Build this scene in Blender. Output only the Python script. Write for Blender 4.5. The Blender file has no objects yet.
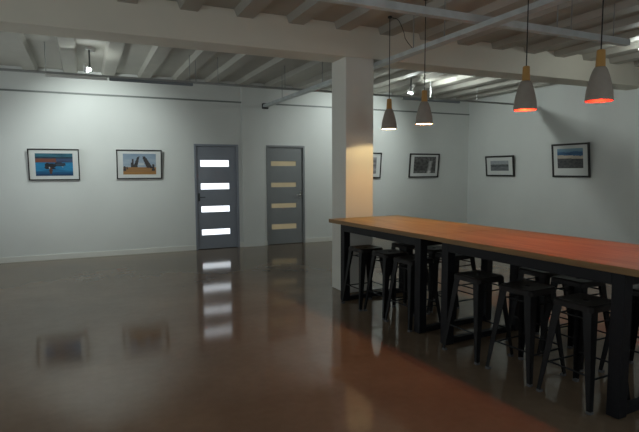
import bpy, bmesh, math, random
from mathutils import Vector, Matrix
random.seed(4)
C = bpy.context.scene.collection
PI = math.pi

# ------------------------------------------------------------------ materials
def mat(name, col, rough=.5, metal=0., spec=.5, coat=0., noise=None, bump=None, emis=None, estr=0.):
    m = bpy.data.materials.new(name); m.use_nodes = True
    nt = m.node_tree; b = nt.nodes['Principled BSDF']
    b.inputs['Base Color'].default_value = (*col, 1)
    b.inputs['Roughness'].default_value = rough
    b.inputs['Metallic'].default_value = metal
    b.inputs['Specular IOR Level'].default_value = spec
    b.inputs['Coat Weight'].default_value = coat
    if emis:
        b.inputs['Emission Color'].default_value = (*emis, 1)
        b.inputs['Emission Strength'].default_value = estr
    tc = None
    if noise:
        scale, amt = noise[0], noise[1]
        stretch = noise[2] if len(noise) > 2 else (1, 1, 1)
        tc = nt.nodes.new('ShaderNodeTexCoord'); mp = nt.nodes.new('ShaderNodeMapping')
        mp.inputs['Scale'].default_value = stretch
        nz = nt.nodes.new('ShaderNodeTexNoise'); nz.inputs['Scale'].default_value = scale
        nz.inputs['Detail'].default_value = 5
        rp = nt.nodes.new('ShaderNodeValToRGB')
        rp.color_ramp.elements[0].position = .3; rp.color_ramp.elements[1].position = .7
        rp.color_ramp.elements[0].color = (*[c*(1-amt) for c in col], 1)
        rp.color_ramp.elements[1].color = (*[min(1, c*(1+amt)) for c in col], 1)
        nt.links.new(tc.outputs['Object'], mp.inputs['Vector'])
        nt.links.new(mp.outputs['Vector'], nz.inputs['Vector'])
        nt.links.new(nz.outputs['Fac'], rp.inputs['Fac'])
        nt.links.new(rp.outputs['Color'], b.inputs['Base Color'])
    if bump:
        tc = tc or nt.nodes.new('ShaderNodeTexCoord')
        n2 = nt.nodes.new('ShaderNodeTexNoise'); n2.inputs['Scale'].default_value = bump[0]
        bp = nt.nodes.new('ShaderNodeBump'); bp.inputs['Strength'].default_value = bump[1]
        bp.inputs['Distance'].default_value = .01
        nt.links.new(tc.outputs['Object'], n2.inputs['Vector'])
        nt.links.new(n2.outputs['Fac'], bp.inputs['Height'])
        nt.links.new(bp.outputs['Normal'], b.inputs['Normal'])
    return m

M_wall = mat('wall_paint', (.70, .725, .70), .55, noise=(1.2, .03), bump=(60, .04))
M_ceil = mat('ceiling_paint', (.45, .435, .385), .6, noise=(2, .05))
M_beam = mat('beam_paint', (.72, .68, .575), .55, noise=(2, .03))
M_column = mat('column_paint', (.72, .71, .645), .5, noise=(2, .03))
M_trim = mat('trim_paint', (.74, .75, .70), .4)
M_ledge = mat('ledge_shadow', (.20, .22, .21), .5)  # grey puts the ledge's shadow line into the colour
M_door = mat('door_slate', (.26, .285, .33), .35, noise=(3, .04))
M_door2 = mat('door_grey', (.245, .26, .265), .4, noise=(3, .04))
M_chrome = mat('chrome', (.75, .75, .73), .2, 1.)
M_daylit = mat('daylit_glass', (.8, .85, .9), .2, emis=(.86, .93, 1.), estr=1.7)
M_frost = mat('frosted_glass', (.42, .37, .25), .3, noise=(2, .12), emis=(.9, .72, .42), estr=.13)
M_black = mat('black_steel', (.005, .005, .0055), .5, .0, .3, noise=(8, .2))
M_frame = mat('powder_steel', (.005, .0055, .0075), .5, 0, .3)
M_foot = mat('grey_rubber', (.10, .10, .10), .6)
M_seat = mat('seat_steel', (.009, .0075, .007), .45, 0, .35, noise=(9, .2))
M_tray = mat('galvanised', (.58, .62, .62), .42, .25, noise=(7, .12))
M_rod = mat('rod_steel', (.30, .31, .30), .45, .3)
M_bracket = mat('bracket_dark', (.03, .03, .03), .5)
M_batten = mat('batten_white', (.70, .72, .70), .45)
M_battshade = mat('batten_shade', (.20, .225, .25), .5)  # darker copy of the white fitting, underside shade put into its colour
M_spot = mat('spot_white', (.7, .7, .68), .4)
M_spotarm = mat('spot_arm', (.05, .055, .055), .45)
M_lens = mat('spot_lens', (1, 1, 1), .3, emis=(.95, 1, .97), estr=14)
M_cord = mat('cord_black', (.012, .011, .010), .6)
M_capwood = mat('lamp_wood', (.50, .27, .07), .45, noise=(14, .2, (1, 1, .15)))
M_shade = mat('shade_concrete', (.34, .305, .262), .75, noise=(20, .06), bump=(80, .06))
M_inner = mat('shade_inner', (.80, .74, .66), .6)
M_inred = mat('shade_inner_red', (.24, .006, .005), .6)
M_bulb_w = mat('bulb_warm', (1, .9, .8), .3, emis=(1, .70, .42), estr=16)
M_bulb_r = mat('bulb_red', (1, .3, .2), .3, emis=(1, .13, .04), estr=14)
M_picframe = mat('frame_dark', (.022, .018, .017), .4)
M_mat = mat('picture_mount', (.66, .68, .66), .6)

def wood_mat(name, c1, c2):
    m = bpy.data.materials.new(name); m.use_nodes = True
    nt = m.node_tree; b = nt.nodes['Principled BSDF']
    b.inputs['Roughness'].default_value = .38; b.inputs['Specular IOR Level'].default_value = .4
    tc = nt.nodes.new('ShaderNodeTexCoord'); mp = nt.nodes.new('ShaderNodeMapping')
    mp.inputs['Scale'].default_value = (9, .9, 9)
    nz = nt.nodes.new('ShaderNodeTexNoise'); nz.inputs['Scale'].default_value = 2.2; nz.inputs['Detail'].default_value = 7
    nz.inputs['Distortion'].default_value = .6
    rp = nt.nodes.new('ShaderNodeValToRGB'); rp.color_ramp.elements[0].position = .32; rp.color_ramp.elements[1].position = .68
    rp.color_ramp.elements[0].color = (*c1, 1); rp.color_ramp.elements[1].color = (*c2, 1)
    nt.links.new(tc.outputs['Object'], mp.inputs['Vector']); nt.links.new(mp.outputs['Vector'], nz.inputs['Vector'])
    nt.links.new(nz.outputs['Fac'], rp.inputs['Fac']); nt.links.new(rp.outputs['Color'], b.inputs['Base Color'])
    return m
M_top = wood_mat('tabletop_wood', (.235, .145, .048), (.37, .245, .085))
M_edge = wood_mat('tabletop_edge', (.20, .115, .045), (.30, .18, .07))

def floor_mat():
    m = bpy.data.materials.new('polished_concrete'); m.use_nodes = True
    nt = m.node_tree; b = nt.nodes['Principled BSDF']; L = nt.links.new
    tc = nt.nodes.new('ShaderNodeTexCoord')
    n1 = nt.nodes.new('ShaderNodeTexNoise'); n1.inputs['Scale'].default_value = .9; n1.inputs['Detail'].default_value = 6; n1.inputs['Roughness'].default_value = .6
    n2 = nt.nodes.new('ShaderNodeTexNoise'); n2.inputs['Scale'].default_value = 14; n2.inputs['Detail'].default_value = 4
    L(tc.outputs['Object'], n1.inputs['Vector']); L(tc.outputs['Object'], n2.inputs['Vector'])
    mx = nt.nodes.new('ShaderNodeMath'); mx.operation = 'MULTIPLY_ADD'; mx.inputs[1].default_value = .25
    L(n2.outputs['Fac'], mx.inputs[0]); L(n1.outputs['Fac'], mx.inputs[2])
    rp = nt.nodes.new('ShaderNodeValToRGB')
    rp.color_ramp.elements[0].position = .42; rp.color_ramp.elements[1].position = .82
    rp.color_ramp.elements[0].color = (.16, .118, .08, 1); rp.color_ramp.elements[1].color = (.235, .175, .12, 1)
    L(mx.outputs[0], rp.inputs['Fac']); L(rp.outputs['Color'], b.inputs['Base Color'])
    r2 = nt.nodes.new('ShaderNodeMapRange'); r2.inputs['To Min'].default_value = .06; r2.inputs['To Max'].default_value = .12
    L(n1.outputs['Fac'], r2.inputs['Value']); L(r2.outputs['Result'], b.inputs['Roughness'])
    bp = nt.nodes.new('ShaderNodeBump'); bp.inputs['Strength'].default_value = .012; bp.inputs['Distance'].default_value = .02
    n3 = nt.nodes.new('ShaderNodeTexNoise'); n3.inputs['Scale'].default_value = 5; L(tc.outputs['Object'], n3.inputs['Vector'])
    L(n3.outputs['Fac'], bp.inputs['Height']); L(bp.outputs['Normal'], b.inputs['Normal'])
    b.inputs['Specular IOR Level'].default_value = .22
    return m
M_floor = floor_mat()
def glass_mat():
    m = bpy.data.materials.new('clear_pane'); m.use_nodes = True; nt = m.node_tree
    nt.nodes.remove(nt.nodes['Principled BSDF']); out = nt.nodes['Material Output']
    t = nt.nodes.new('ShaderNodeBsdfTransparent'); g = nt.nodes.new('ShaderNodeBsdfGlossy'); g.inputs['Roughness'].default_value = .02
    x = nt.nodes.new('ShaderNodeMixShader'); x.inputs[0].default_value = .06
    nt.links.new(t.outputs[0], x.inputs[1]); nt.links.new(g.outputs[0], x.inputs[2]); nt.links.new(x.outputs[0], out.inputs['Surface'])
    return m
M_glass = glass_mat()

def print_mat():
    m = bpy.data.materials.new('photo_ink'); m.use_nodes = True
    nt = m.node_tree; b = nt.nodes['Principled BSDF']; b.inputs['Roughness'].default_value = .5
    a = nt.nodes.new('ShaderNodeVertexColor'); a.layer_name = 'ink'
    nt.links.new(a.outputs['Color'], b.inputs['Base Color']); return m
M_print = print_mat()

# ------------------------------------------------------------------ mesh helpers
def box(bm, x0, x1, y0, y1, z0, z1):
    vs = [bm.verts.new((x, y, z)) for z in (z0, z1) for y in (y0, y1) for x in (x0, x1)]
    for f in ((0,2,3,1), (4,5,7,6), (0,1,5,4), (2,6,7,3), (0,4,6,2), (1,3,7,5)):
        bm.faces.new([vs[i] for i in f])
def tube(bm, pts, r, n=8):
    pts = [Vector(p) for p in pts]; rs = r if isinstance(r, (list, tuple)) else [r]*len(pts)
    rings = []
    for i, p in enumerate(pts):
        d = (pts[min(i+1, len(pts)-1)] - pts[max(i-1, 0)]).normalized()
        a = d.orthogonal().normalized() if abs(d.z) > .99 else d.cross(Vector((0,0,1))).normalized()
        b = d.cross(a)
        rings.append([bm.verts.new(p + rs[i]*(a*math.cos(2*PI*k/n) + b*math.sin(2*PI*k/n))) for k in range(n)])
    for r0, r1 in zip(rings, rings[1:]):
        for k in range(n): bm.faces.new((r0[k], r0[(k+1)%n], r1[(k+1)%n], r1[k]))
    bm.faces.new(rings[0][::-1]); bm.faces.new(rings[-1])
def lathe(bm, prof, n=32, cap0=False, cap1=False):
    rings = [[bm.verts.new((r*math.cos(2*PI*k/n), r*math.sin(2*PI*k/n), z)) for k in range(n)] for r, z in prof]
    for r0, r1 in zip(rings, rings[1:]):
        for k in range(n): bm.faces.new((r0[k], r0[(k+1)%n], r1[(k+1)%n], r1[k]))
    if cap0: bm.faces.new(rings[0][::-1])
    if cap1: bm.faces.new(rings[-1])
def obj(name, bm, m, parent=None, bevel=0, smooth=False, loc=None, rot=None):
    bmesh.ops.recalc_face_normals(bm, faces=bm.faces)
    me = bpy.data.meshes.new(name); bm.to_mesh(me); bm.free()
    o = bpy.data.objects.new(name, me); C.objects.link(o)
    for k in (m if isinstance(m, (list, tuple)) else [m]): me.materials.append(k)
    if smooth:
        for p in me.polygons: p.use_smooth = True
    if bevel:
        b = o.modifiers.new('bevel', 'BEVEL'); b.width = bevel; b.segments = 2; b.limit_method = 'ANGLE'
    if parent: o.parent = parent
    if loc: o.location = loc
    if rot: o.rotation_euler = rot
    return o
def boxobj(name, x0, x1, y0, y1, z0, z1, m, parent=None, bevel=0):
    bm = bmesh.new(); box(bm, x0, x1, y0, y1, z0, z1); return obj(name, bm, m, parent, bevel)
def tag(o, label, cat, group=None):
    o['label'] = label; o['category'] = cat
    if group: o['group'] = group
    return o
def empty(name, loc, rot=(0,0,0)):
    o = bpy.data.objects.new(name, None); C.objects.link(o); o.location = loc; o.rotation_euler = rot
    o.empty_display_size = .1; return o
def copy_tree(o, parent=None):
    c = o.copy(); C.objects.link(c)
    if parent: c.parent = parent
    for ch in list(o.children): copy_tree(ch, c)
    return c
def struct(o, label, cat):
    o['kind'] = 'structure'; return tag(o, label, cat)

# ------------------------------------------------------------------ the room
YB, XR, XL, YF = 10.244, 8.874, -2.7, -2.6
YC, YR = 5.727, 6.127
ZB, ZJ, ZS = 2.985, 3.30, 3.38
T = .15
struct(boxobj('floor', XL-T, XR+T, YF-T, YB+T, -.12, 0, M_floor), 'dark polished concrete floor reflecting doors and walls', 'floor')
struct(boxobj('ceiling', XL-T, XR+T, YF-T, YB+T, ZS, ZS+.15, M_ceil), 'painted ceiling slab above the ribs', 'ceiling')
D1 = (1.985, 2.885); D2 = (3.487, 4.362); DH = 2.118
bm = bmesh.new()
xs = [XL-T, D1[0], D1[1], D2[0], D2[1], XR+T]
for i in (0, 2, 4): box(bm, xs[i], xs[i+1], YB, YB+T, 0, ZS)
for i in (1, 3): box(bm, xs[i], xs[i+1], YB, YB+T, DH, ZS)
struct(obj('wall_back', bm, M_wall), 'white back wall hung with framed photographs', 'wall')
struct(boxobj('wall_right', XR, XR+T, YF, YB, 0, ZS, M_wall), 'white right hand wall behind the bar tables', 'wall')
FILL_WIN_L = ((2.2, 4.4), (6.9, 9.5)); WZ0, WZ1 = .95, 2.55  # unseen left-wall windows, added to let in fill daylight
FILL_WIN_F = ((-1.6, 1.6), (3.4, 6.2))  # camera-end windows, likewise added and sized for fill light
bm = bmesh.new()
def pierced(put, a0, a1, wins):
    e = a0
    for (p, q) in wins:
        put(e, p, 0, ZS); put(p, q, 0, WZ0); put(p, q, WZ1, ZS); e = q
    put(e, a1, 0, ZS)
pierced(lambda a, b, z0, z1: box(bm, XL-T, XL, a, b, z0, z1), YF, YB, FILL_WIN_L)
struct(obj('wall_left', bm, M_wall), 'white left hand wall with two wide windows added for fill light', 'wall')
bm = bmesh.new()
pierced(lambda a, b, z0, z1: box(bm, a, b, YF-T, YF, z0, z1), XL-T, XR+T, FILL_WIN_F)
struct(obj('wall_front', bm, M_wall), 'white wall with two added fill-light windows at the camera end of the room', 'wall')
def window(n, axis, a0, a1):  # frame, pane and sky portal for the added fill-light windows
    l = (a1-a0)/2; h = WZ1-WZ0
    r = empty('window_%d' % n, (XL-T/2, (a0+a1)/2, WZ0) if axis == 'Y' else ((a0+a1)/2, YF-T/2, WZ0), (0, 0, PI/2 if axis == 'Y' else 0))
    struct(r, 'three-pane glazing out of view, added for fill daylight', 'window'); r['group'] = 'unseen windows added for fill daylight'
    bm = bmesh.new(); w = .05
    for (x0, x1, z0, z1) in ((-l, l, 0, w), (-l, l, h-w, h), (-l, -l+w, w, h-w), (l-w, l, w, h-w), (-l/3-w/2, -l/3+w/2, w, h-w), (l/3-w/2, l/3+w/2, w, h-w)):
        box(bm, x0, x1, -.03, .03, z0, z1)
    obj('window_frame', bm, M_trim, r)
    boxobj('window_pane', -l+w, l-w, -.003, .003, w, h-w, M_glass, r)
    P = bpy.data.lights.new('sky_portal', 'AREA'); P.shape = 'RECTANGLE'; P.size = 2*l; P.size_y = h; P.cycles.is_portal = True
    po = bpy.data.objects.new('sky_portal', P); C.objects.link(po)
    d = Vector((1, 0, 0)) if axis == 'Y' else Vector((0, 1, 0))
    po.location = r.location + Vector((0, 0, h/2)) - d*.06; po.rotation_euler = d.to_track_quat('-Z', 'Y').to_euler()
for n, (p, q) in enumerate(FILL_WIN_L): window(n+1, 'Y', p, q)
for n, (p, q) in enumerate(FILL_WIN_F): window(n+3, 'X', p, q)
struct(boxobj('column', 3.004, 3.404, YC, YR, 0, ZB, M_column, bevel=.006), 'square white column standing at the far end of the bar tables', 'column')
struct(boxobj('beam', XL, XR, YC, YR, ZB, ZS, M_beam, bevel=.006), 'deep white ceiling beam crossing the room over the column', 'beam')
struct(boxobj('pilaster', 2.963, 3.412, YB-.035, YB, 0, ZS, M_wall), 'shallow white pilaster between the two grey doors', 'pilaster')
struct(boxobj('pilaster', 8.74, XR, 5.43, 5.83, 0, ZB, M_wall), 'white pilaster on the right wall under the beam', 'pilaster')
k = 0
for i in range(-7, 19):
    x = 1.72 + .623*i
    if x < XL+.1 or x > XR-.2: continue
    for (y0, y1, where) in ((YF, YC, 'front'), (YR, YB, 'rear')):
        bm = bmesh.new()
        # trapezoid rib, narrower at its underside
        w0, w1 = .095, .125
        vs = [bm.verts.new((x+sx*(w0 if z == ZJ else w1), y, z)) for y in (y0, y1) for (sx, z) in ((-1, ZJ), (1, ZJ), (1, ZS), (-1, ZS))]
        for f in ((0,1,2,3), (7,6,5,4), (0,4,5,1), (1,5,6,2), (2,6,7,3), (3,7,4,0)): bm.faces.new([vs[j] for j in f])
        o = struct(obj('ceiling_joist', bm, M_ceil), 'painted ceiling joist running along the %s bay' % where, 'joist')
        o['group'] = 'ceiling joists of the %s bay' % where
for j, (x0, x1) in enumerate(((XL, 1.985), (2.885, 2.963), (3.412, 3.487), (4.362, XR))):
    struct(boxobj('baseboard_back', x0, x1, YB-.018, YB, 0, .10, M_trim, bevel=.004), 'pale skirting board on the back wall, ' + ('left of the daylit slate door', 'between the daylit door and the pilaster', 'between the pilaster and the second door', 'right of the door with beige glass')[j], 'baseboard')
struct(boxobj('baseboard_right', XR-.018, XR, YR, YB-.018, 0, .10, M_trim, bevel=.004), 'pale skirting board along the right wall', 'baseboard')
struct(boxobj('trim_1', XL, 2.963, YB-.022, YB, 2.957, 2.985, M_ledge), 'thin ledge with painted-in shadow line high on the back wall left of the pilaster', 'trim')
struct(boxobj('trim_2', 3.412, XR, YB-.022, YB, 2.957, 2.985, M_ledge), 'thin ledge with painted-in shadow line high on the back wall right of the pilaster', 'trim')

def door(n, X0, X1, dm, gm, panes, px0, px1, hx, hm, label):
    r = empty('door_%d' % n, ((X0+X1)/2, YB, 0)); struct(r, label, 'door'); cx = (X0+X1)/2
    fw = .042
    bm = bmesh.new()
    box(bm, X0-cx, X0-cx+fw, -.012, .10, 0, DH); box(bm, X1-cx-fw, X1-cx, -.012, .10, 0, DH)
    box(bm, X0-cx+fw, X1-cx-fw, -.012, .10, DH-fw, DH)
    obj('door_frame', bm, dm, r, .003)
    l0, l1 = X0-cx+fw+.003, X1-cx-fw-.003
    bm = bmesh.new(); zs = [.012] + [v for p in panes for v in p] + [DH-fw-.003]
    a, b = px0-cx, px1-cx
    box(bm, l0, a, .025, .065, zs[0], zs[-1]); box(bm, b, l1, .025, .065, zs[0], zs[-1])
    for q in range(0, len(zs), 2): box(bm, a, b, .025, .065, zs[q], zs[q+1])
    leaf = obj('door_leaf', bm, dm, r)
    for z0, z1 in panes:
        g = boxobj('glass_pane', a, b, .036, .05, z0, z1, gm, leaf)
    bm = bmesh.new(); h = hx-cx
    box(bm, h-.018, h+.018, .017, .025, .98, 1.14)
    tube(bm, [(h, .017, 1.06), (h, -.03, 1.06)], .009); s = -1 if h > 0 else 1
    tube(bm, [(h, -.03, 1.06), (h+s*.11, -.03, 1.06)], .009)
    obj('door_handle', bm, hm, leaf)
    # room beyond: a shut door backed by a plain panel so no light leaks
    boxobj('door_backing', X0-cx, X1-cx, .10, .13, 0, DH, M_door, r)
door(1, D1[0], D1[1], M_door, M_daylit, [(.29,.405), (.755,.875), (1.215,1.335), (1.67,1.80)], 2.112, 2.69, 2.072, M_spotarm,
     'slate grey door with four bright daylit glass strips, left of the pilaster')
door(2, D2[0], D2[1], M_door2, M_frost, [(.33,.44), (.79,.885), (1.235,1.33), (1.685,1.785)], 3.60, 4.17, 4.272, M_chrome,
     'grey door with four beige frosted glass strips, right of the pilaster')

# ------------------------------------------------------------------ framed photographs
def lerp(a, b, t): return tuple(x+(y-x)*t for x, y in zip(a, b))
def sstep(a, b, x):
    t = max(0, min(1, (x-a)/(b-a))); return t*t*(3-2*t)
rn = random.Random(9)
NZ = [[rn.random() for _ in range(64)] for _ in range(64)]
def vn(x, y):
    i, j = int(math.floor(x)), int(math.floor(y)); fx, fy = x-i, y-j
    g = lambda a, b: NZ[a % 64][b % 64]
    return (g(i,j)*(1-fx)+g(i+1,j)*fx)*(1-fy) + (g(i,j+1)*(1-fx)+g(i+1,j+1)*fx)*fy
def ink_blue(u, v):        # dusk shore: teal sky, dark headland, rust bank, blue water, rocks
    n = vn(u*14, v*22); n2 = vn(u*7+9, v*34)
    c = lerp((.012,.07,.11), (.04,.17,.23), n2)
    if v < .86: c = lerp((.006,.02,.04), (.015,.06,.09), n)
    if v < .77: c = lerp((.13,.05,.055), (.20,.07,.03), n) if u < .56-.2*(v-.6)*n else lerp((.03,.045,.10), (.05,.09,.17), n2)
    if v < .60:
        c = lerp((.008,.09,.21), (.02,.24,.46), n2*.6+.5*sstep(.5,.2,abs(v-.4)*2)*sstep(.1,.5,abs(u-.45)+.1))
        c = lerp(c, (.004,.035,.11), sstep(.26, 0, v))
    def rock(cx, cy, rx, ry): return ((u-cx)/rx)**2 + ((v-cy)/ry)**2 < 1+1.1*(n-.5)
    if rock(.64, .51, .15, .10): c = lerp((.008,.012,.02), (.04,.06,.09), n2)
    if rock(.38, .43, .16, .16) or rock(.30, .36, .06, .05): c = lerp((.004,.006,.009), (.02,.022,.028), n2)
    if rock(.40, .23, .055, .13): c = lerp((.05,.022,.018), (.12,.05,.03), n2)
    if ((u-.365)/.018)**2 + ((v-.37)/.04)**2 < 1 or ((u-.72)/.02)**2 + ((v-.41)/.025)**2 < 1: c = (.34,.40,.42)
    return c
def ink_jetty(u, v):       # timber jetty with leaning posts running out to a pale sea
    n = vn(u*6, v*18)
    c = lerp((.36,.43,.50), (.20,.29,.39), sstep(.55, 1, v)*.5+.6*n)
    if .44 < v < .56 and abs(u-.5) < .14: c = (.50,.53,.54)
    if v < .36: c = lerp((.25,.125,.045), (.38,.205,.085), vn(u*3, v*70))
    if v < .10: c = lerp(c, (.40,.20,.04), .5)
    dk = lerp((.02,.02,.026), (.07,.06,.055), n)
    for x0, y0, x1, y1, w in ((.35,.34,.46,.84,.045), (.40,.36,.48,.88,.022), (.30,.36,.29,.74,.026), (.25,.36,.25,.58,.018), (.79,.33,.63,.87,.055), (.86,.30,.68,.80,.035), (.92,.18,.91,.50,.038), (.73,.36,.60,.80,.02), (.04,.18,.05,.40,.032), (.12,.26,.12,.38,.02)):
        if y0 < v < y1:
            xc = x0+(x1-x0)*(v-y0)/(y1-y0)
            if abs(u-xc) < w*(1.25-.5*(v-y0)/(y1-y0)): c = dk
    return c
def ink_fall(u, v):        # monochrome woodland with a pale cascade at the right
    n = vn(u*16, v*16); g = .035+.10*n
    if v > .7: g += .06*n
    d = abs(u-(.74+.1*(v-.5)))
    if d < .10 and v < .75: g = .30*(1-d/.10)+.1+.15*n
    if v < .15: g *= 1.6
    return (g, g, g*.98)
def ink_lake(u, v):        # grey lake with a dark far shore
    n = vn(u*20, v*14); g = .30+.10*n
    if v < .62: g = .05+.12*n
    if v < .40: g = .10+.14*vn(u*8, v*30)
    return (g*.92, g, g*1.05)
def ink_dune(u, v):        # blue sky, pale sand ridge, dark scrub foreground
    n = vn(u*18, v*18); m = vn(u*6+3, v*16)
    c = lerp((.22,.36,.46), (.06,.17,.30), sstep(1, .72, v)*.8+.2*n)
    if v < .80+.06*m: c = lerp((.02,.07,.17), (.05,.15,.30), m)
    if v < .66-.06*u+.04*n: c = lerp((.42,.36,.29), (.60,.54,.45), m)
    if v < .50-.05*u+.03*m: c = lerp((.03,.034,.04), (.10,.10,.10), n)
    return c
def ink_mist(u, v):
    g = .12+.3*vn(u*6, v*8); return (g, g, g*1.02)
def picture(name_label, loc, rz, W, H, fw, ml, mr, mt, mb, ink, tilt=.10):
    r = empty('framed_photograph', loc, (0, 0, rz)); tag(r, name_label, 'picture', 'framed photographs on the walls')
    rot = (tilt, 0, 0)      # top leans a little off the wall, bottom edge touches it
    d = .03; w, h = W/2, H
    off = -.012
    bm = bmesh.new()
    box(bm, -w, -w+fw, off-d, off, 0, h); box(bm, w-fw, w, off-d, off, 0, h)
    box(bm, -w+fw, w-fw, off-d, off, 0, fw); box(bm, -w+fw, w-fw, off-d, off, h-fw, h)
    obj('frame', bm, M_picframe, r, .002, rot=rot)
    boxobj('mount', -w+fw, w-fw, off-.014, off-.004, fw, h-fw, M_mat, r).rotation_euler = rot
    a0, a1, b0, b1 = -w+fw+ml, w-fw-mr, fw+mb, h-fw-mt
    nx, ny = 60, 40
    bm = bmesh.new(); cl = bm.loops.layers.float_color.new('ink')
    g = [[bm.verts.new((a0+(a1-a0)*i/nx, off-.016, b0+(b1-b0)*j/ny)) for i in range(nx+1)] for j in range(ny+1)]
    for j in range(ny):
        for i in range(nx):
            f = bm.faces.new((g[j][i], g[j][i+1], g[j+1][i+1], g[j+1][i]))
            c = ink((i+.5)/nx, (j+.5)/ny)
            for l in f.loops: l[cl] = (*[max(0, q) for q in c], 1)
    # a thin sheet with thickness
    ret = bmesh.ops.extrude_face_region(bm, geom=list(bm.faces))
    bmesh.ops.translate(bm, vec=(0, .002, 0), verts=[v for v in ret['geom'] if isinstance(v, bmesh.types.BMVert)])
    obj('photo_print', bm, M_print, r, rot=rot)
picture('dark framed blue dusk seascape with rocks, far left of the back wall', (-.476, YB, 1.432), 0, .812, .555, .020, .093, .088, .060, .060, ink_blue)
picture('dark framed photograph of a timber jetty, beside the daylit grey door', (.955, YB, 1.442), 0, .812, .548, .020, .095, .088, .055, .065, ink_jetty)
picture('framed picture half hidden behind the white column', (5.915, YB, 1.405), 0, .70, .59, .026, .10, .10, .08, .08, ink_mist)
picture('black framed monochrome waterfall photograph on the back wall near the corner', (7.485, YB, 1.41), 0, .865, .578, .030, .10, .068, .045, .075, ink_fall)
picture('small black framed grey lake photograph on the right wall near the corner', (XR, 9.10, 1.435), -PI/2, .89, .48, .036, .124, .130, .080, .095, ink_lake)
picture('black framed dune photograph with blue sky on the right wall', (XR, 7.18, 1.43), -PI/2, .865, .675, .036, .093, .11, .065, .146, ink_dune)

# ------------------------------------------------------------------ bar tables (end to end, turned a little off the room's axes)
TR = math.radians(3.4)
def bar_table(y_label, ox, oy, L, lx):
    """local x along the table, local y across (0 = far side .. -W = near/aisle side)"""
    r = empty('bar_table', (ox, oy, 0), (0, 0, TR)); tag(r, y_label, 'table', 'bar tables placed end to end')
    W, zt, th = 1.05, .982, .045
    bm = bmesh.new(); box(bm, 0, W, -L, 0, zt-th, zt)
    o = obj('tabletop', bm, [M_top, M_edge], r, .003)
    for p in o.data.polygons:
        if abs(p.normal.z) < .5: p.material_index = 1
    x0, x1, lw = .045, W-.045, .085
    for ly in lx:
        for a in (x0, x1-lw):
            lg = boxobj('leg', a, a+lw, -ly-lw/2, -ly+lw/2, .006, zt-th, M_frame, r, .004)
            boxobj('foot_pad', a+.02, a+lw-.02, -ly-.02, -ly+.02, 0, .008, M_foot, lg)
        boxobj('floor_bar', x0+lw, x1-lw, -ly-.03, -ly+.03, .008, .055, M_frame, r, .003)
        boxobj('end_rail', x0+lw, x1-lw, -ly-.03, -ly+.03, zt-th-.085, zt-th, M_frame, r, .003)
    for a in (x0, x1-.03):
        boxobj('long_rail', a, a+.03, -lx[1]+lw/2, -lx[0]-lw/2, zt-th-.085, zt-th, M_frame, r, .003)
    return r
def tpt(lx, ly): return (2.724 + lx*math.cos(TR) + ly*math.sin(TR), 5.650 + lx*math.sin(TR) - ly*math.cos(TR))
a = tpt(0, 0); bar_table('far bar table with wooden top, one end against the white column', a[0], a[1], 1.85, (.255, 1.665))
a = tpt(0, 1.853); bar_table('near bar table with red-lit wooden top, cut off by the right edge', a[0], a[1], 1.98, (.19, 1.755))

# ------------------------------------------------------------------ bar stools
SH, SW, FW = .69, .150, .198
def make_stool():
    r = empty('bar_stool', (0, 0, 0))
    bm = bmesh.new()
    # pressed steel seat: rounded square top with a rolled down skirt
    def ring(h, rad, z):
        out = []
        for cx, cy, a0 in ((1,1,0), (-1,1,90), (-1,-1,180), (1,-1,270)):
            for q in range(5):
                a = math.radians(a0+q*22.5)
                out.append(bm.verts.new((cx*(h-rad)+rad*math.cos(a), cy*(h-rad)+rad*math.sin(a), z)))
        return out
    rings = [ring(SW+.004, .035, SH-.045), ring(SW+.004, .035, SH-.012), ring(SW-.006, .032, SH), ring(SW-.02, .03, SH-.001), ring(.022, .02, SH-.005)]
    for r0, r1 in zip(rings, rings[1:]):
        n = len(r0)
        for k in range(n): bm.faces.new((r0[k], r0[(k+1) % n], r1[(k+1) % n], r1[k]))
    so = obj('seat', bm, M_seat, r, smooth=False)
    sm = so.modifiers.new('solid', 'SOLIDIFY'); sm.thickness = .003
    zt = SH-.030
    def corner(z):   # leg centre offset from the axis at height z
        return FW + (SW-.02-FW)*z/zt
    for sx, sy in ((-1,-1), (1,-1), (1,1), (-1,1)):
        bm = bmesh.new()
        # tapering angle-section leg: two flanges meeting on the outer corner
        for ax in (0, 1):
            q = []
            for z, w in ((.012, .029), (zt, .066)):
                c = corner(z); t = .006
                for (u, v) in ((0, 0), (w, 0), (w, t), (0, t)):
                    px, py = (u, v) if ax == 0 else (v, u)
                    q.append(bm.verts.new((sx*(c+.012-px), sy*(c+.012-py), z)))
            for f in ((0,1,2,3), (7,6,5,4), (0,4,5,1), (1,5,6,2), (2,6,7,3), (3,7,4,0)): bm.faces.new([q[i] for i in f])
        lg = obj('leg', bm, M_black, r)
        c = corner(.01)
        bm = bmesh.new(); box(bm, sx*(c+.013)-(.034 if sx > 0 else 0), sx*(c+.013)+(0 if sx > 0 else .034), sy*(c+.013)-(.034 if sy > 0 else 0), sy*(c+.013)+(0 if sy > 0 else .034), 0, .02)
        obj('foot_cap', bm, M_foot, lg, .003)
    for z, rad, nm in ((.215, .007, 'foot_rail'), (.575, .006, 'brace')):
        c = corner(z)
        for k in range(4):
            a = ((-1,-1), (1,-1), (1,1), (-1,1)); p, q = a[k], a[(k+1) % 4]
            dz = 0 if k % 2 == 0 else .022
            bm = bmesh.new(); tube(bm, [(p[0]*c, p[1]*c, z+dz), (q[0]*c, q[1]*c, z+dz)], rad); obj(nm, bm, M_black, r)
    return r
A_ = 'black steel bar stool on the aisle side, '; B_ = 'black steel bar stool on the wall side, '
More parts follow.
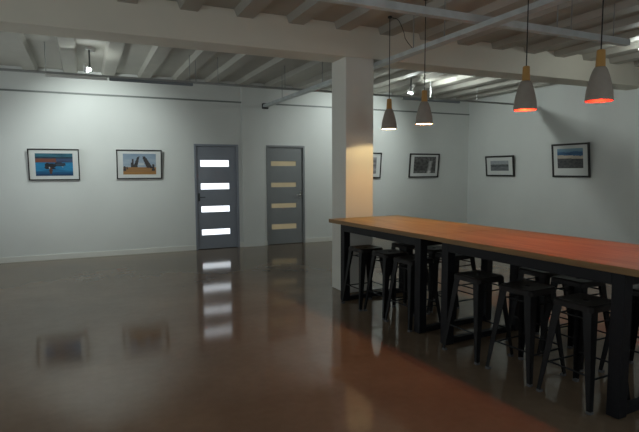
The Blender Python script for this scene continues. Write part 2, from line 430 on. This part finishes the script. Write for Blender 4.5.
stools = [
 (2.945, 5.115, 3, A_+'farthest from the camera beside the white column'),
 (3.010, 4.700, 1, A_+'second from the white column'),
 (3.015, 4.262, 4, A_+'against the near leg of the far table'),
 (3.020, 3.320, 3, A_+'farthest of the three at the near table'),
 (3.065, 2.835, 5, A_+'middle of the three at the near table'),
 (3.085, 2.345, 2, A_+'nearest, left of the last table leg'),
 (3.560, 5.150, 4, B_+'farthest from the camera and nearest the column'),
 (3.620, 4.720, 2, B_+'middle of the three at the far table'),
 (3.575, 4.300, 6, B_+'just before the gap between the two tables'),
 (3.700, 3.260, 3, B_+'farthest of the three at the near table'),
 (3.655, 2.860, 2, B_+'middle of the three at the near table'),
 (3.805, 2.400, 4, B_+'nearest the right edge'),
]
proto = make_stool()
for i, (x, y, rz, lab) in enumerate(stools):
    o = proto if i == 0 else copy_tree(proto)
    o.location = (x, y, 0); o.rotation_euler = (0, 0, math.radians(rz))
    tag(o, lab, 'stool', 'black steel bar stools around the tables')

# ------------------------------------------------------------------ pendant lamps
def make_lamp(bulb, inn):
    r = empty('pendant_lamp', (0, 0, 0))       # origin at the rim of the shade
    bm = bmesh.new()
    prof = [(.0920, 0), (.0910, .02), (.0865, .07), (.0765, .12), (.062, .175), (.049, .212), (.040, .230), (.033, .236)]
    inner = [(.029, .228), (.036, .223), (.045, .206), (.058, .172), (.0725, .118), (.0825, .07), (.087, .02), (.088, 0)]
    lathe(bm, prof + inner)
    sh = obj('shade', bm, [M_shade, inn], r, smooth=True)
    n = 32
    for p in sh.data.polygons:
        if p.index // n >= len(prof): p.material_index = 1
    # rim closes the shell
    bm = bmesh.new(); lathe(bm, [(.0920, 0), (.0880, 0), (.0880, .002), (.0920, .002), (.0920, 0)]); obj('rim', bm, M_shade, sh)
    bm = bmesh.new(); lathe(bm, [(.0, .230), (.033, .230), (.028, .348), (.024, .354), (0.004, .356)], cap1=True); obj('wood_cap', bm, M_capwood, r, smooth=False)
    bm = bmesh.new(); lathe(bm, [(.001, .045), (.018, .052), (.028, .075), (.026, .10), (.016, .13), (.013, .20)], n=20, cap0=True, cap1=True)
    obj('bulb', bm, bulb, r, smooth=True)
    return r
def place_lamp(y, x, z, bulb, col, pw, lab, top, hook=True):
    r = make_lamp(bulb, M_inred if bulb is M_bulb_r else M_inner); r.location = (x, y, z); tag(r, lab, 'lamp', 'pendant lamps over the bar tables')
    bm = bmesh.new(); tube(bm, [(0, 0, .35), (0, 0, top-z)], .0045); obj('cord', bm, M_cord, r)
    bm = bmesh.new(); lathe(bm, [(.024, top-z-.02), (.024, top-z)], n=16, cap0=True, cap1=True); obj('ceiling_hook', bm, M_bracket, r)
    L = bpy.data.lights.new('pendant_light', 'POINT'); L.energy = pw; L.color = col; L.shadow_soft_size = .022 if pw < 20 and col[1] > .5 else .014
    lo = bpy.data.objects.new('pendant_light', L); C.objects.link(lo); lo.parent = r; lo.location = (0, 0, .046)
    return r
WARM, RED = (1, .60, .30), (1, .16, .05)
LX = 3.34
place_lamp(5.255, LX, 2.070, M_bulb_w, (1, .74, .36), 23, 'grey cone pendant lamp nearest the white column, glowing white', ZS)
place_lamp(4.560, LX, 2.070, M_bulb_w, (1, .47, .14), 32, 'grey cone pendant lamp second from the column, glowing pale orange', ZS)
place_lamp(3.175, LX, 2.068, M_bulb_r, (1, .19, .05), 28, 'grey cone pendant lamp third from the column, glowing orange-red', ZS)
place_lamp(2.505, LX, 2.058, M_bulb_r, (1, .10, .035), 22, 'grey cone pendant lamp nearest the camera, glowing red', ZS)
bm = bmesh.new()
cv = [(LX+.026, 5.255, ZS-.012), (LX+.10, 5.26, ZS-.016), (LX+.125, 5.25, ZS-.04), (LX+.15, 5.22, ZS-.12), (LX+.145, 5.17, ZS-.20), (LX+.125, 5.12, ZS-.27), (LX+.13, 5.06, ZS-.34), (LX+.15, 5.01, ZS-.40), (3.50, 4.99, 2.93)]
tube(bm, cv, .004, 6); tag(obj('power_cable', bm, M_cord), 'thin black cable looping down to the cable tray beside the farthest lamp cord', 'cable')

# ------------------------------------------------------------------ suspended cable trays
def tray(name_label, axis, c, a0, a1, z, w, h, rods, m=M_tray, zt=ZJ):
    mid = (a0+a1)/2
    r = empty('cable_tray', (c, mid, z) if axis == 'Y' else (mid, c, z)); tag(r, name_label, 'tray', 'suspended cable trays')
    bm = bmesh.new(); l = (a1-a0)/2; t = .004
    for b in ((-w/2, w/2, 0, t), (-w/2, -w/2+t, t, h), (w/2-t, w/2, t, h), (-w/2+t, -w/2+.02, h-t, h), (w/2-.02, w/2-t, h-t, h)):
        if axis == 'Y': box(bm, b[0], b[1], -l, l, b[2], b[3])
        else: box(bm, -l, l, b[0], b[1], b[2], b[3])
    obj('channel', bm, m, r)
    for q in rods:
        bm = bmesh.new(); p = (0, q-mid) if axis == 'Y' else (q-mid, 0)
        tube(bm, [(p[0], p[1], .002), (p[0], p[1], zt-z+.1)], .006, 6)
        obj('hanger_rod', bm, M_rod, r)
    return r
ty = tray('long galvanised cable tray running from the back wall past the column towards the camera', 'Y', 3.465, 2.2, YB-.03, 2.895, .105, .050, (4.95, 4.40, 7.4, 9.2))
l = (YB-.03-2.2)/2
boxobj('wall_bracket', -.07, .07, l-.02, l+.03, -.03, .075, M_bracket, ty, .004)
tray('thin cable tray hung along the back bay in front of the back wall', 'X', 8.20, XL+.05, XR-.03, 2.947, .05, .03, (-1.9, -.428, 1.557, 1.65, 2.0, 3.141, 6.0, 6.15, 7.3), M_rod)
tray('short pale cable tray crossing above the bar tables near the camera', 'X', 3.86, 1.6, 5.57, 2.952, .07, .066, (2.3, 4.47, 4.674, 5.331))

def batten(lab, x0, x1, y, m):
    r = empty('batten_light', ((x0+x1)/2, y, 2.947)); tag(r, lab, 'light fitting', 'unlit linear fittings along the rear tray')
    l = (x1-x0)/2
    bm = bmesh.new()
    vs = [bm.verts.new((sx*l, yy, zz)) for sx in (-1, 1) for yy, zz in ((-.025, 0), (.025, 0), (.033, -.02), (.022, -.04), (-.022, -.04), (-.033, -.02))]
    n = 6
    bm.faces.new(vs[:n]); bm.faces.new(vs[n:][::-1])
    for k in range(n): bm.faces.new((vs[k], vs[(k+1) % n], vs[n+(k+1) % n], vs[n+k]))
    obj('body', bm, m, r, .003)
    for s in (-1, 1): boxobj('end_cap', s*l-.006, s*l+.006, -.024, .024, -.038, -.002, M_trim, r)
batten('white linear fitting hung under the rear tray above the blue seascape', -.434, .36, 8.2, M_batten)
batten('linear fitting with painted-in shade hung under the rear tray left of the daylit door', .39, 1.60, 8.2, M_battshade)
batten('linear fitting with painted-in shade under the rear tray, seen behind the pendant lamps', 5.50, 6.85, 8.2, M_battshade)

# ------------------------------------------------------------------ spotlights near the ceiling
def spot(lab, loc, aims, drop, glow, col=(.91, 1, .97)):
    """a fixture on a short rod from the ceiling with adjustable heads; aims = [(target, watts, cone degrees)]"""
    r = empty('spotlight', loc); tag(r, lab, 'spotlight', 'ceiling spotlights')
    bm = bmesh.new(); tube(bm, [(0, 0, -drop), (0, 0, ZS-loc[2])], .012); obj('stem', bm, M_spotarm, r)
    bm = bmesh.new(); tube(bm, [(0, 0, ZS-loc[2]-.03), (0, 0, ZS-loc[2])], .05, 16); obj('ceiling_plate', bm, M_spot, r)
    n = len(aims)
    for i, (tg, pw, cone) in enumerate(aims):
        z = -drop*i/(max(1, n-1))
        d = (Vector(tg)-Vector((loc[0], loc[1], loc[2]+z))).normalized()
        side = Vector((0, 0, 1)).cross(d).normalized()*(.05 if i % 2 else -.05)
        p = side + Vector((0, 0, z))
        q = d.to_track_quat('-Z', 'Y').to_euler()
        bm = bmesh.new(); lathe(bm, [(.0, .07), (.022, .07), (.030, .04), (.040, -.03), (.042, -.055), (.038, -.055), (.036, -.03)], n=20)
        hd = obj('lamp_head', bm, M_spot, r, loc=p, rot=q, smooth=True)
        bm = bmesh.new(); lathe(bm, [(.0001, -.035), (.036, -.032), (.036, -.03), (.0001, -.028)], n=20, cap0=True, cap1=True); obj('lens', bm, M_lens, hd)
        L = bpy.data.lights.new('spot_beam', 'SPOT'); L.energy = pw; L.spot_size = math.radians(cone); L.spot_blend = .8
        L.color = col; L.shadow_soft_size = .03
        lo = bpy.data.objects.new('spot_beam', L); C.objects.link(lo); lo.parent = r; lo.location = p + d*.065; lo.rotation_euler = q
    if glow:
        L = bpy.data.lights.new('bare_bulb', 'POINT'); L.energy = glow; L.color = col; L.shadow_soft_size = .012
        lo = bpy.data.objects.new('bare_bulb', L); C.objects.link(lo); lo.parent = r; lo.location = (0, 0, -drop-.052)
        bm = bmesh.new(); bmesh.ops.create_uvsphere(bm, u_segments=16, v_segments=10, radius=.022)
        obj('bulb', bm, M_lens, r, loc=(0, 0, -drop-.02), smooth=True)
spot('ceiling spotlight shining on the wall between the two leftmost pictures', (.137, 8.33, 3.39), [((.1, YB, 2.1), 6, 90), ((.35, YB, 2.0), 95, 96)], .30, 8)
spot('ceiling spotlight right of the column, seen between the two farthest pendant lamps', (5.79, 8.34, 3.192), [((5.4, YB, 2.05), 100, 105), ((8.87, 7.2, 1.9), 60, 150)], .10, 12)
spot('ceiling spotlight of the front bay at the right edge of the view', (6.95, 4.62, 3.25), [((8.87, 4.0, 1.6), 20, 100)], .02, 7)

# ------------------------------------------------------------------ camera
f, yaw, pitch, roll = 509.17, 0.431209, -0.0877673, -0.00427135
cam = bpy.data.cameras.new('camera'); co = bpy.data.objects.new('camera', cam); C.objects.link(co)
fw = Vector((math.sin(yaw)*math.cos(pitch), math.cos(yaw)*math.cos(pitch), math.sin(pitch)))
rt = Vector((math.cos(yaw), -math.sin(yaw), 0)); up = rt.cross(fw)
r2 = rt*math.cos(roll)+up*math.sin(roll); u2 = -rt*math.sin(roll)+up*math.cos(roll)
co.matrix_world = Matrix(((r2.x, u2.x, -fw.x, 0), (r2.y, u2.y, -fw.y, 0), (r2.z, u2.z, -fw.z, 1.57), (0, 0, 0, 1)))
cam.sensor_width = 36; cam.lens = 36*f/639; cam.clip_start = .05
sc = bpy.context.scene; sc.camera = co

w = bpy.data.worlds.new('world'); sc.world = w; w.use_nodes = True
w.node_tree.nodes['Background'].inputs['Color'].default_value = (.88, .96, 1.0, 1)
w.node_tree.nodes['Background'].inputs['Strength'].default_value = 2.8
sc.view_settings.view_transform = 'Standard'; sc.view_settings.look = 'None'
sc.view_settings.gamma = 1; sc.view_settings.use_curve_mapping = False
sc.view_settings.exposure = 0
